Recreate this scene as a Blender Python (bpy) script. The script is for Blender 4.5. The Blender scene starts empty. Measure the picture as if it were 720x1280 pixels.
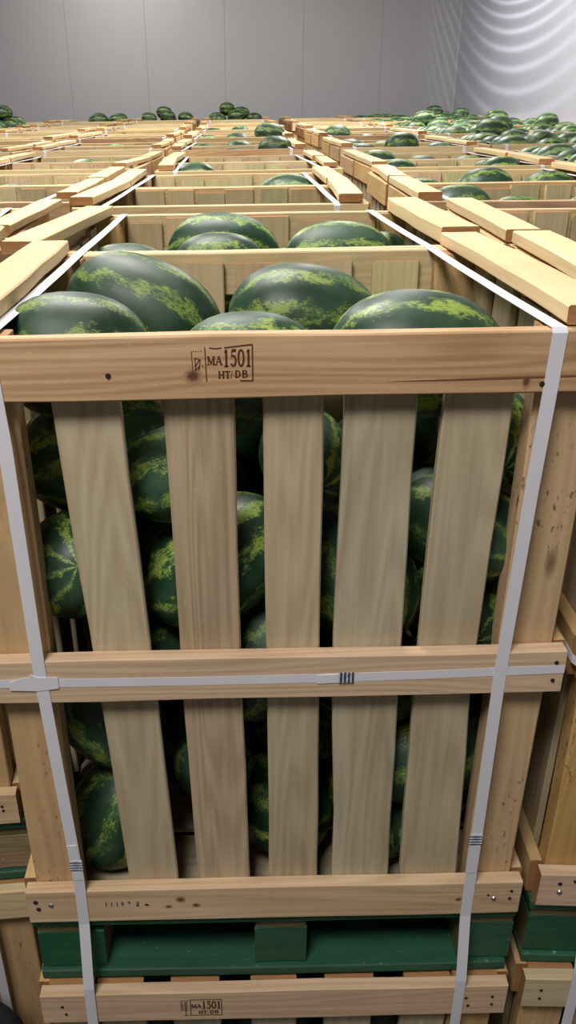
import bpy, bmesh, math, random
from mathutils import Vector, Matrix
random.seed(7)
sc = bpy.context.scene
COL = sc.collection

# ------------------------------------------------------------------ camera
F = Vector((.00568, .89940, -.43710)); RT = Vector((.99980, -.01347, -.01472)); UP = Vector((.01913, .43693, .89929))
cam = bpy.data.objects.new('camera', bpy.data.cameras.new('camera'))
COL.objects.link(cam)
cam.matrix_world = Matrix((( RT.x, UP.x, -F.x, -.0505), (RT.y, UP.y, -F.y, -.9263), (RT.z, UP.z, -F.z, .2274), (0, 0, 0, 1)))
cam.data.sensor_fit = 'VERTICAL'; cam.data.sensor_height = 36; cam.data.lens = 36 * 1030.2 / 1280
cam.data.shift_x = 59.3 / 1280; cam.data.clip_start = .02; cam.data.clip_end = 60
sc.camera = cam
sc.view_settings.view_transform = 'Standard'; sc.view_settings.look = 'None'; sc.view_settings.gamma = 1
sc.view_settings.exposure = 0.0; sc.view_settings.use_curve_mapping = False
# ------------------------------------------------------------------ world and lamps
w = bpy.data.worlds.new('world'); sc.world = w; w.use_nodes = True
w.node_tree.nodes['Background'].inputs[0].default_value = (.8, .87, 1, 1); w.node_tree.nodes['Background'].inputs[1].default_value = .05
def area(name, loc, target, sx, sy, power, col):
    d = bpy.data.lights.new(name, 'AREA'); d.shape = 'RECTANGLE'; d.size = sx; d.size_y = sy; d.energy = power; d.color = col
    o = bpy.data.objects.new(name, d); COL.objects.link(o); o.location = loc
    o.rotation_euler = (Vector(target) - Vector(loc)).to_track_quat('-Z', 'Y').to_euler(); return o
LAMPS = [((-.5, 1.9, 2.5), (-.3, 1.9, 0), 0.5, 1.6, 140), ((-1.8, 6.0, 2.5), (-1.8, 6, 0), .5, 1.6, 150), ((1.3, 7.2, 2.5), (1.3, 7.2, 0), .5, 1.6, 190), ((-1.5, 10.2, 2.3), (-1.5, 12.3, .6), 1.6, .4, 42),  # last one here: unseen wash added to brighten the far wall
         ((-.8, -1.5, 2.35), (0, .2, -.8), 1.1, .7, 92)]  # unseen fill added behind the camera to light the front crate
for i, (l, t, sx, sy, p) in enumerate(LAMPS): area('ceiling_or_fill_lamp', l, t, sx, sy, p, (1, .975, .93))
# unseen spot near the right-hand wall, its strength shaped to draw nested arcs
sp = bpy.data.lights.new('arc_gobo_spot', 'SPOT'); sp.energy = 150; sp.spot_size = math.radians(156); sp.spot_blend = .7; sp.shadow_soft_size = .005; sp.color = (.9, .93, 1)
spo = bpy.data.objects.new('arc_gobo_spot', sp); COL.objects.link(spo); spo.location = (1.9, 9.5, 2.2)
spo.rotation_euler = (math.radians(90), 0, math.radians(-90))
sp.use_nodes = True; nt = sp.node_tree; N = nt.nodes; LK = nt.links.new
em = N['Emission']; tc = N.new('ShaderNodeTexCoord')
sx_ = N.new('ShaderNodeSeparateXYZ'); LK(tc.outputs['Normal'], sx_.inputs[0])
def nmath(nodes, links, op, a, b=None, c=None, clamp=False):
    m = nodes.new('ShaderNodeMath'); m.operation = op; m.use_clamp = clamp
    for i, v in enumerate((a, b, c)):
        if v is None: continue
        if hasattr(v, 'is_output'): links(v, m.inputs[i])
        else: m.inputs[i].default_value = v
    return m.outputs[0]
# arc bands put into the lamp strength: pattern in the plane facing the wall, ratio of successive bands 1.145
zabs = nmath(N, LK, 'MAXIMUM', nmath(N, LK, 'ABSOLUTE', sx_.outputs[2]), .02)
u_ = nmath(N, LK, 'DIVIDE', sx_.outputs[0], zabs); v_ = nmath(N, LK, 'DIVIDE', sx_.outputs[1], zabs)
hh = nmath(N, LK, 'MAXIMUM', nmath(N, LK, 'ADD', nmath(N, LK, 'MULTIPLY', v_, -1.3), nmath(N, LK, 'MULTIPLY', nmath(N, LK, 'MULTIPLY', u_, u_), .135)), .05)
ph_ = nmath(N, LK, 'MULTIPLY', nmath(N, LK, 'LOGARITHM', nmath(N, LK, 'DIVIDE', hh, 1.06), 2.71828), 2 * math.pi / math.log(1.145))
s_ = nmath(N, LK, 'POWER', nmath(N, LK, 'MULTIPLY_ADD', nmath(N, LK, 'COSINE', ph_), .5, .5), 3.0)
env = nmath(N, LK, 'POWER', hh, 1.7)      # strength raised low down to brighten the lower arcs
LK(nmath(N, LK, 'MULTIPLY', nmath(N, LK, 'MULTIPLY_ADD', s_, .85, .42), nmath(N, LK, 'MULTIPLY_ADD', env, .55, .5)), em.inputs['Strength'])

# ------------------------------------------------------------------ materials
def srgb(r, g, b): return tuple(((c / 255) / 12.92 if c / 255 <= .04045 else ((c / 255 + .055) / 1.055) ** 2.4) for c in (r, g, b)) + (1,)
class NT:
    def __init__(s, name):
        s.m = bpy.data.materials.new(name); s.m.use_nodes = True; s.n = s.m.node_tree.nodes; s.l = s.m.node_tree.links.new; s.b = s.n['Principled BSDF']
    def math(s, op, a, b=None, c=None, clamp=False): return nmath(s.n, s.l, op, a, b, c, clamp)
    def put(s, v, sock):
        if hasattr(v, 'is_output'): s.l(v, sock)
        else: sock.default_value = v
    def mix(s, f, a, b, mode='MIX'):
        x = s.n.new('ShaderNodeMix'); x.data_type = 'RGBA'; x.blend_type = mode
        s.put(f, x.inputs[0]); s.put(a, x.inputs[6]); s.put(b, x.inputs[7]); return x.outputs[2]
    def noise(s, vec, scale, detail=3, rough=.55, dist=0):
        x = s.n.new('ShaderNodeTexNoise'); s.l(vec, x.inputs['Vector']); x.inputs['Scale'].default_value = scale; x.inputs['Detail'].default_value = detail
        x.inputs['Roughness'].default_value = rough; x.inputs['Distortion'].default_value = dist; return x.outputs['Fac']
    def ramp(s, v, lo, hi): 
        x = s.n.new('ShaderNodeMapRange'); x.interpolation_type = 'SMOOTHSTEP'; s.l(v, x.inputs[0]); x.inputs[1].default_value = lo; x.inputs[2].default_value = hi; return x.outputs[0]
    def vec(s, src, mul, add=None):
        x = s.n.new('ShaderNodeVectorMath'); x.operation = 'MULTIPLY_ADD'; s.l(src, x.inputs[0]); x.inputs[1].default_value = mul
        if add is not None: s.put(add, x.inputs[2])
        return x.outputs[0]
    def vx(s, v): x = s.n.new('ShaderNodeSeparateXYZ'); s.l(v, x.inputs[0]); return x.outputs[0]
    def bump(s, h, st, dist=.01):
        x = s.n.new('ShaderNodeBump'); x.inputs['Strength'].default_value = st; x.inputs['Distance'].default_value = dist; s.l(h, x.inputs['Height']); s.l(x.outputs[0], s.b.inputs['Normal'])

def wood(name, c_light, c_dark, grain=.5, knot=.5, speck=0., rough=.75, vary=.16, tint=None, endc=None, tint2=None):
    t = NT(name); tc = t.n.new('ShaderNodeTexCoord').outputs['Object']; oi = t.n.new('ShaderNodeObjectInfo').outputs['Random']
    comb = t.n.new('ShaderNodeCombineXYZ')
    t.l(t.math('MULTIPLY', oi, 37.0), comb.inputs[0]); t.l(t.math('MULTIPLY', oi, 91.0), comb.inputs[1]); t.l(t.math('MULTIPLY', oi, 53.0), comb.inputs[2])
    off = comb.outputs[0]
    # growth rings: contour lines of a slow field, long along the board
    field = t.noise(t.vec(tc, (.8, 13, 13) if grain > .55 else (.9, 8, 8), off), 1.0, 2, .5)
    rings = t.math('MULTIPLY_ADD', t.math('SINE', t.math('MULTIPLY', field, 95.0)), .5, .5)
    fib = t.noise(t.vec(tc, (3, 130, 130), off), 1.0, 4, .6)
    blot = t.noise(t.vec(tc, (2, 9, 9), off), 1.0, 3, .5)
    g = t.math('ADD', t.math('MULTIPLY', rings, grain * .55), t.math('MULTIPLY', t.ramp(fib, .3, .75), grain * .5))
    g = t.math('ADD', g, t.math('MULTIPLY', t.ramp(blot, .4, .75), .35), clamp=True)
    col = t.mix(g, c_light, c_dark)
    fl = t.noise(t.vec(tc, (70, 160, 160), off), 1.0, 2, .6); col = t.mix(t.math('MULTIPLY', t.ramp(fl, .68, .76), .22), col, srgb(236, 222, 196))
    # board-to-board tint
    r2 = t.math('FRACT', t.math('MULTIPLY', oi, 17.31)); r3 = t.math('FRACT', t.math('MULTIPLY', oi, 43.7))
    if tint:
        col = t.mix(t.ramp(r2, .30, .80), col, t.mix(1.0, col, tint, 'MULTIPLY'))
        if tint2: col = t.mix(t.ramp(t.math('FRACT', t.math('MULTIPLY', oi, 29.9)), .55, .75), col, t.mix(1.0, col, tint2, 'MULTIPLY'))
    hs = t.n.new('ShaderNodeHueSaturation'); t.l(col, hs.inputs['Color'])
    t.l(t.math('MULTIPLY_ADD', r3, vary * 2, 1 - vary), hs.inputs['Value']); t.l(t.math('MULTIPLY_ADD', r2, -.3, 1.12), hs.inputs['Saturation'])
    col = hs.outputs[0]
    # knots
    v = t.n.new('ShaderNodeTexVoronoi'); v.inputs['Scale'].default_value = 1.0; t.l(t.vec(tc, (4.5, 11, 11), off), v.inputs['Vector'])
    sepc = t.n.new('ShaderNodeSeparateColor'); t.l(v.outputs['Color'], sepc.inputs[0])
    k = t.math('MULTIPLY', t.math('SUBTRACT', 1.0, t.ramp(v.outputs['Distance'], .04, .15)), t.ramp(sepc.outputs[0], .80, .84))
    col = t.mix(t.math('MULTIPLY', k, knot), col, srgb(92, 58, 34))
    if speck:
        sn = t.noise(t.vec(tc, (60, 150, 150), off), 1.0, 2, .6); bn = t.noise(t.vec(tc, (5, 14, 14), off), 1.0, 2)
        col = t.mix(t.math('MULTIPLY', t.math('MULTIPLY', t.ramp(sn, .60, .70), t.ramp(bn, .45, .65)), speck), col, srgb(86, 52, 30))
    # end grain
    gn = t.n.new('ShaderNodeNewGeometry').outputs['Normal']; vt = t.n.new('ShaderNodeVectorTransform'); vt.vector_type = 'NORMAL'; vt.convert_from = 'WORLD'; vt.convert_to = 'OBJECT'
    t.l(gn, vt.inputs[0]); sp_ = t.n.new('ShaderNodeSeparateXYZ'); t.l(vt.outputs[0], sp_.inputs[0])
    e = t.ramp(t.math('ABSOLUTE', sp_.outputs[0]), .7, .9)
    er = t.noise(t.vec(tc, (20, 25, 260), off), 1.0, 3)
    col = t.mix(e, col, t.mix(er, endc or srgb(182, 134, 84), srgb(134, 92, 54)))
    t.l(col, t.b.inputs['Base Color']); t.b.inputs['Roughness'].default_value = rough
    h = t.math('ADD', t.math('MULTIPLY', fib, .9), t.math('MULTIPLY', rings, .25)); t.bump(h, .35, .0015)
    return t.m
M = {}
M['slat'] = wood('wood_slat', srgb(200, 184, 154), srgb(158, 136, 104), .55, .35, vary=.10, tint=(.93, .95, .86, 1))
M['slat_brown'] = wood('wood_slat_brown', srgb(196, 172, 138), srgb(160, 134, 102), .8, .2, vary=.03)
M['slat_mix'] = wood('wood_slat_mixed', srgb(216, 200, 160), srgb(184, 160, 118), .45, .35, vary=.16, tint=(.98, .80, .68, 1), tint2=(.90, .98, .86, 1))
M['rail'] = wood('wood_rail', srgb(206, 172, 134), srgb(164, 124, 86), .8, .75, vary=.07, tint=(1, .93, .86, 1))
M['rail_pale'] = wood('wood_rail_pale', srgb(220, 192, 156), srgb(184, 148, 110), .65, .7, vary=.07, tint=(1, .93, .88, 1))
M['rail_back'] = wood('wood_rail_back', srgb(216, 194, 150), srgb(184, 154, 110), .6, .6, vary=.09, tint=(.96, .97, .86, 1))
M['post'] = wood('wood_post', srgb(206, 172, 124), srgb(172, 134, 88), .5, .8, speck=.8, vary=.08, tint=(1, .95, .85, 1))
M['plank'] = wood('wood_plank', srgb(232, 210, 164), srgb(206, 174, 122), .35, .5, vary=.10, tint=(1, .88, .66, 1), tint2=(1.0, 1.0, 1.06, 1))
M['side'] = wood('wood_side', srgb(208, 178, 128), srgb(170, 134, 90), .5, .6, vary=.12, tint=(.95, .9, .8, 1))
M['green'] = wood('green_painted_wood', srgb(18, 92, 62), srgb(10, 66, 45), .5, .1, vary=.1, rough=.55, endc=srgb(20, 90, 62))
M['bare'] = wood('bare_block', srgb(150, 126, 84), srgb(110, 86, 52), .7, .3)
def flat(name, c, rough=.6, metal=0, bumpy=0, var=0):
    t = NT(name); t.b.inputs['Roughness'].default_value = rough; t.b.inputs['Metallic'].default_value = metal
    tc = t.n.new('ShaderNodeTexCoord').outputs['Object']; n = t.noise(tc, 3.0 if not bumpy else bumpy, 4)
    c2 = tuple(x * (1 - var) for x in c[:3]) + (1,)
    t.l(t.mix(n, c, c2), t.b.inputs['Base Color'])
    if bumpy: t.bump(n, .3, .01)
    return t.m
M['strap'] = flat('white_strap', srgb(226, 224, 232), .38, var=.06)
tm = NT('crimped_metal'); mc = tm.n.new('ShaderNodeTexCoord').outputs['Object']; tm.l(tm.mix(tm.ramp(tm.math('ADD', tm.math('MULTIPLY', tm.noise(tm.vec(mc, (200, 900, 200)), 1.0, 2), .8), tm.math('MULTIPLY', tm.math('SINE', tm.math('MULTIPLY', tm.vx(mc), 1150.0)), .22)), .32, .52), srgb(52, 56, 66), srgb(196, 202, 214)), tm.b.inputs['Base Color']); tm.b.inputs['Roughness'].default_value = .4; tm.b.inputs['Metallic'].default_value = .2; M['metal'] = tm.m
M['nail'] = flat('bright_nail', srgb(190, 190, 188), .3, .9, 60, .4)
M['hole'] = flat('nail_hole', srgb(44, 26, 16), .9)
M['ink'] = flat('stamp_ink', srgb(88, 46, 28), .8, var=.3)
M['ink2'] = flat('stamp_ink_black', srgb(40, 26, 20), .8, var=.3)
M['panel'] = flat('coldroom_panel', srgb(168, 168, 171), .42, var=.05)
M['panel2'] = flat('coldroom_panel_side', srgb(176, 177, 186), .38, var=.04)
M['floor'] = flat('concrete', srgb(110, 108, 104), .8, 0, 20, .3)
M['cloth'] = flat('dark_cloth', srgb(44, 46, 54), .9, 0, 40, .3)
M['stem'] = flat('stem_scar', srgb(96, 76, 44), .9)

def melon_mat(name, dark, mid, lite, cover):
    t = NT(name); tc = t.n.new('ShaderNodeTexCoord').outputs['Object']; oi = t.n.new('ShaderNodeObjectInfo').outputs['Random']
    comb = t.n.new('ShaderNodeCombineXYZ')
    for i, k in enumerate((31., 77., 13.)): t.l(t.math('MULTIPLY', oi, k), comb.inputs[i])
    off = comb.outputs[0]; s = t.n.new('ShaderNodeSeparateXYZ'); t.l(tc, s.inputs[0])
    a = t.math('ARCTAN2', s.outputs[1], s.outputs[2])
    wob = t.noise(t.vec(tc, (3, 3, 3), off), 1.0, 3, .6)
    ph = t.math('ADD', t.math('MULTIPLY', a, 8.0), t.math('MULTIPLY', t.math('SUBTRACT', wob, .5), 7.0))
    st = t.math('MULTIPLY_ADD', t.math('COSINE', ph), .5, .5)
    mot = t.noise(t.vec(tc, (15, 30, 30), off), 1.0, 5, .75); big = t.noise(t.vec(tc, (2.2, 2.2, 2.2), off), 1.0, 2, .5)
    m1 = t.ramp(t.math('ADD', t.math('MULTIPLY', st, .36), t.math('ADD', t.math('MULTIPLY', mot, .85), t.math('MULTIPLY', big, .4))), cover, cover + .20)
    broad = t.ramp(st, .35, .95)
    col = t.mix(t.math('MULTIPLY', broad, .55), dark, mid)
    col = t.mix(t.math('MULTIPLY', t.ramp(t.noise(t.vec(tc, (26, 26, 26), off), 1.0, 3), .5, .8), .25), col, mid)
    col = t.mix(m1, col, lite)
    # thin veins near the ends come from the meridians themselves
    haze = t.noise(t.vec(tc, (1.4, 1.4, 1.4), off), 1.0, 3)
    col = t.mix(t.math('MULTIPLY', t.ramp(haze, .35, .75), .3), col, srgb(92, 122, 92))  # bloom plus grey-green reflection haze, painted into the rind colour
    sc_ = t.noise(t.vec(tc, (16, 40, 30), off), 1.0, 2); col = t.mix(t.math('MULTIPLY', t.ramp(sc_, .77, .80), .6), col, srgb(170, 165, 130))
    hs = t.n.new('ShaderNodeHueSaturation'); t.l(col, hs.inputs['Color']); t.l(t.math('MULTIPLY_ADD', oi, .5, .75), hs.inputs['Value'])
    t.l(hs.outputs[0], t.b.inputs['Base Color']); t.l(t.math('MULTIPLY_ADD', haze, .35, .32), t.b.inputs['Roughness'])
    t.b.inputs['Specular IOR Level'].default_value = .5
    return t.m
M['melon'] = melon_mat('watermelon_rind', srgb(17, 48, 28), srgb(34, 76, 42), srgb(140, 160, 68), .86)
M['melon_b'] = melon_mat('watermelon_rind_striped_lit', srgb(26, 60, 34), srgb(62, 98, 58), srgb(140, 160, 96), .82)  # lighter striped rind, highlight brightness put into its colours

# ------------------------------------------------------------------ helpers
def link(name, me, mat, parent=None, mw=None):
    o = bpy.data.objects.new(name, me); COL.objects.link(o)
    if mat is not None and not me.materials: me.materials.append(mat)
    if parent is not None: o.parent = parent
    if mw is not None: o.matrix_basis = mw
    return o
def tag(o, label, cat=None, group=None):
    o['label'] = label
    if cat: o['category'] = cat
    if group: o['group'] = group
    return o
def empty(name, loc, rz=0, label=None, cat=None, group=None):
    o = bpy.data.objects.new(name, None); COL.objects.link(o); o.location = loc; o.rotation_euler = (0, 0, rz); o.empty_display_size = .1
    if label: tag(o, label, cat, group)
    return o
KIDS = {}
def copy_tree(o, parent=None):
    c = o.copy(); COL.objects.link(c)
    if parent is not None: c.parent = parent
    for ch in KIDS.get(o.name, ()): copy_tree(ch, c)
    return c
def index_kids():
    KIDS.clear()
    for o in bpy.data.objects:
        if o.parent: KIDS.setdefault(o.parent.name, []).append(o)
AX = {'fx': ((1,0,0),(0,0,1),(0,-1,0)), 'fz': ((0,0,1),(1,0,0),(0,1,0)), 'sy': ((0,1,0),(0,0,1),(1,0,0)),
      'sz': ((0,0,1),(0,1,0),(-1,0,0)), 'ty': ((0,1,0),(1,0,0),(0,0,-1)), 'tx': ((1,0,0),(0,1,0),(0,0,1))}
def orient(ax, loc, rot=0):
    a = AX[ax]; m = Matrix(((a[0][0], a[1][0], a[2][0], loc[0]), (a[0][1], a[1][1], a[2][1], loc[1]), (a[0][2], a[1][2], a[2][2], loc[2]), (0, 0, 0, 1)))
    return m @ Matrix.Rotation(rot, 4, 'Z') if rot else m
BC = {}
def board_mesh(L, W, T, var=0, shape=None, mat='slat', bow=.0012):
    key = (round(L, 4), round(W, 4), round(T, 4), var, mat, bow) if shape is None else None
    if key in BC: return BC[key]
    rnd = random.Random(hash((round(L * 1000), round(W * 1000), var)) & 0xffff)
    if shape is None:
        n = 6; st = []
        for i in range(n):
            x = -L / 2 + L * i / (n - 1); st.append((x, -W / 2 + rnd.uniform(-bow, bow), W / 2 + rnd.uniform(-bow, bow)))
    else: st = shape
    c = min(.0022, T * .18); vs = []; fs = []
    bw = rnd.uniform(-1, 1) * bow * .6
    for i, (x, a, b) in enumerate(st):
        u = i / (len(st) - 1); dz = bw * math.sin(u * math.pi); t = T / 2
        ex = (rnd.uniform(-.0012, .0012) if i in (0, len(st) - 1) else 0)
        for y, z, e in ((a + c, -t, ex), (b - c, -t, ex), (b, -t + c, 0), (b, t - c, 0), (b - c, t, -ex), (a + c, t, -ex), (a, t - c, 0), (a, -t + c, 0)):
            vs.append((x + e, y, z + dz))
    for i in range(len(st) - 1):
        for k in range(8):
            k2 = (k + 1) % 8; p = i * 8
            fs.append((p + k, p + k2, p + 8 + k2, p + 8 + k))
    fs.append(tuple(range(7, -1, -1))); p = (len(st) - 1) * 8; fs.append(tuple(p + k for k in range(8)))
    me = bpy.data.meshes.new('board'); me.from_pydata(vs, [], fs); me.update(); me.materials.append(M[mat])
    bm = bmesh.new(); bm.from_mesh(me); bmesh.ops.recalc_face_normals(bm, faces=bm.faces); bm.to_mesh(me); bm.free()
    if key: BC[key] = me
    return me
def put(name, parent, ax, loc, L, W, T, mat, var=0, shape=None, rot=0, bow=.0012):
    return link(name, board_mesh(L, W, T, var, shape, mat, bow), None, parent, orient(ax, loc, rot))
def disc(name, parent, x, y, z, r, mat, proud=.0006):
    me = BC.get(('disc', r, mat))
    if me is None:
        bm = bmesh.new(); bmesh.ops.create_cone(bm, cap_ends=True, segments=10, radius1=r, radius2=r * .8, depth=.0014)
        me = bpy.data.meshes.new('disc'); bm.to_mesh(me); bm.free(); me.materials.append(M[mat]); BC[('disc', r, mat)] = me
    mw = parent.matrix_basis.inverted() @ (Matrix.Translation((x, y - proud, z)) @ Matrix.Rotation(math.pi / 2, 4, 'X'))
    return link(name, me, None, parent, mw)
def polyfaces(name, polys, thick, mat):
    """flat polygons given in (x, z), facing -Y"""
    bm = bmesh.new()
    for pl in polys:
        f = bm.faces.new([bm.verts.new((x, 0, z)) for x, z in pl])
    bmesh.ops.recalc_face_normals(bm, faces=bm.faces)
    bmesh.ops.solidify(bm, geom=bm.faces[:], thickness=thick)
    me = bpy.data.meshes.new(name); bm.to_mesh(me); bm.free(); me.materials.append(M[mat]); return me

# ------------------------------------------------------------------ stamp lettering (serif strokes on a 0..1 cell)
BW = 1.25
def stroke(pts, w):
    w *= BW
    out = []
    for (x0, y0), (x1, y1) in zip(pts, pts[1:]):
        dx, dy = x1 - x0, y1 - y0; l = math.hypot(dx, dy) or 1; nx, ny = -dy / l * w / 2, dx / l * w / 2
        out.append([(x0 + nx, y0 + ny), (x1 + nx, y1 + ny), (x1 - nx, y1 - ny), (x0 - nx, y0 - ny)])
    return out
def arc(cx, cy, rx, ry, a0, a1, w, n=9):
    out = []
    for i in range(n):
        q = []
        for a, s in ((a0 + (a1 - a0) * i / n, 1), (a0 + (a1 - a0) * (i + 1) / n, 1), (a0 + (a1 - a0) * (i + 1) / n, -1), (a0 + (a1 - a0) * i / n, -1)):
            a = math.radians(a); ww = w * BW * (.45 + .55 * abs(math.cos(a))) / 2 * s
            q.append((cx + (rx + ww) * math.cos(a), cy + (ry + ww) * math.sin(a)))
        out.append(q)
    return out
def ser(x, y, w=.34): return stroke([(x - w / 2, y), (x + w / 2, y)], .055)
GL = {
 '1': stroke([(.5, 0), (.5, 1)], .2) + ser(.5, .03, .5) + stroke([(.3, .84), (.5, .97)], .07),
 '5': stroke([(.28, .95), (.8, .95)], .13) + stroke([(.28, .95), (.24, .55)], .07) + arc(.45, .34, .3, .3, -150, 120, .19),
 '0': arc(.5, .5, .32, .46, 0, 360, .2, 16),
 'M': stroke([(.12, 0), (.12, 1)], .09) + stroke([(.14, 1), (.5, .1)], .17) + stroke([(.5, .1), (.84, 1)], .07) + stroke([(.86, 0), (.86, 1)], .18) + ser(.12, .03) + ser(.86, .03) + ser(.1, .97, .26) + ser(.88, .97, .26),
 'A': stroke([(.12, 0), (.5, 1)], .07) + stroke([(.5, 1), (.86, 0)], .18) + stroke([(.26, .34), (.7, .34)], .06) + ser(.12, .03) + ser(.86, .03),
 'H': stroke([(.2, 0), (.2, 1)], .19) + stroke([(.8, 0), (.8, 1)], .19) + stroke([(.2, .5), (.8, .5)], .07) + ser(.2, .03) + ser(.8, .03) + ser(.2, .97) + ser(.8, .97),
 'T': stroke([(.5, 0), (.5, 1)], .2) + stroke([(.1, .96), (.9, .96)], .08) + ser(.5, .03) + stroke([(.12, .96), (.12, .76)], .06) + stroke([(.88, .96), (.88, .76)], .06),
 '/': stroke([(.3, -.05), (.7, 1.05)], .08),
 'D': stroke([(.22, 0), (.22, 1)], .2) + stroke([(.1, .97), (.45, .97)], .07) + stroke([(.1, .03), (.45, .03)], .07) + arc(.42, .5, .4, .46, -90, 90, .2),
 'B': stroke([(.22, 0), (.22, 1)], .2) + stroke([(.1, .97), (.5, .97)], .07) + stroke([(.1, .52), (.5, .52)], .07) + stroke([(.1, .03), (.5, .03)], .07) + arc(.48, .75, .28, .22, -90, 90, .18, 6) + arc(.5, .27, .34, .25, -90, 90, .19, 6),
 '7': stroke([(.15, .93), (.85, .93)], .16) + stroke([(.8, .93), (.42, .3)], .12),
 '2': arc(.5, .7, .28, .25, -20, 170, .16, 7) + stroke([(.74, .6), (.2, .08)], .14) + stroke([(.15, .06), (.88, .06)], .16),
 '4': stroke([(.45, .75), (.15, .3)], .12) + stroke([(.1, .28), (.9, .28)], .2) + stroke([(.66, .5), (.66, .05)], .2),
}
def glyphs(txt, x, z, cw, ch, adv):
    out = []
    for i, c in enumerate(txt):
        for pl in GL[c]: out.append([(x + i * adv + px * cw, z + pz * ch) for px, pz in pl])
    return out
def frame_lines(x0, z0, x1, z1, w): return stroke([(x0, z0), (x1, z0)], w) + stroke([(x1, z0), (x1, z1)], w) + stroke([(x1, z1), (x0, z1)], w) + stroke([(x0, z1), (x0, z0)], w)
def stamp_mesh(worn):
    # box 0.053 wide, 0.042 high, origin at its lower left corner
    P = []
    if worn:
        P += stroke([(.004, .0395), (.011, .0385), (.018, .0392)], .0008) + stroke([(.021, .0392), (.032, .0405), (.053, .0425)], .0010) + stroke([(.0532, .0425), (.0535, .0)], .0012) + stroke([(.0535, 0), (.039, .0004)], .0010) + stroke([(-.001, .040), (.0, .0)], .0009)
    else: P += frame_lines(0, 0, .0535, .0415, .0009)
    P += glyphs('MA', .0015, .0195, .0085, .0100, .0088) + glyphs('1501', .0185, .0170, .0095, .0200, .0085)
    P += glyphs('HT', .0135, .0035, .0075, .0085, .0072) + glyphs('/', .0265, .0035, .005, .0085, .005) + glyphs('DB', .0325, .0040, .0075, .0085, .0082)
    # plant-health mark beside the box: frame with an upright ear of wheat
    if worn:
        P += stroke([(-.0165, .036), (-.0155, .010)], .0006) + stroke([(-.0135, .028), (-.0065, .026)], .0006) + stroke([(-.0125, .027), (-.0125, .013)], .0008) + stroke([(-.0065, .026), (-.0085, .013)], .0008)
        P += stroke([(-.0125, .018), (-.0075, .026)], .0007) + stroke([(-.013, .013), (-.007, .019)], .0007) + stroke([(-.005, .019), (-.0035, .018)], .0008)
        for i in range(4): P += stroke([(-.015 + i * .003, .0355), (-.0138 + i * .003, .0362)], .0005)
    else:
        P += stroke([(-.0165, .0395), (-.0012, .0395)], .0006) + stroke([(-.0165, .0395), (-.0158, .012)], .0006) + stroke([(-.012, 0), (-.0012, 0)], .0006) + stroke([(-.0085, .036), (-.0085, 0)], .0009)
        for i in range(4):
            z = .012 + i * .006
            P += stroke([(-.0085, z), (-.0048, z + .005)], .0006) + stroke([(-.0085, z), (-.0122, z + .005)], .0006)
        P += stroke([(-.0142, .034), (-.0138, .014)], .0006)
    return polyfaces('stamp', P, .0002, 'ink')

# ------------------------------------------------------------------ crate
H = .967; D = .622; TR = .022
FRONT_SLATS = [  # (left, right) edges at heights .967-.10, .447, .092, measured from the middle of the crate
 ((-.270, -.187), (-.250, -.169), (-.236, -.156)), ((-.135, -.050), (-.131, -.046), (-.124, -.039)),
 ((-.016, .058), (-.011, .064), (-.007, .071)), ((.079, .171), (.086, .178), (.092, .186)), ((.203, .287), (.200, .282), (.206, .298))]
def slat_shape(e, zc, wavy=0, seed=0):
    (a0, b0), (a1, b1), (a2, b2) = e; xs = []; rnd = random.Random(seed)
    zs = [.012, .092, .2, .32, .447, .56, .68, .78, .867, .957]
    c = (a1 + b1) / 2
    for z in zs:
        if z < .447: u = (z - .092) / .355; a = a2 + (a1 - a2) * u; b = b2 + (b1 - b2) * u
        else: u = (z - .447) / .42; a = a1 + (a0 - a1) * u; b = b1 + (b0 - b1) * u
        xs.append((z - zc, a - c + rnd.uniform(-1, 1) * .0010 + wavy * .004 * math.sin(z * 9), b - c + rnd.uniform(-1, 1) * .0010))
    return xs, c
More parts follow.
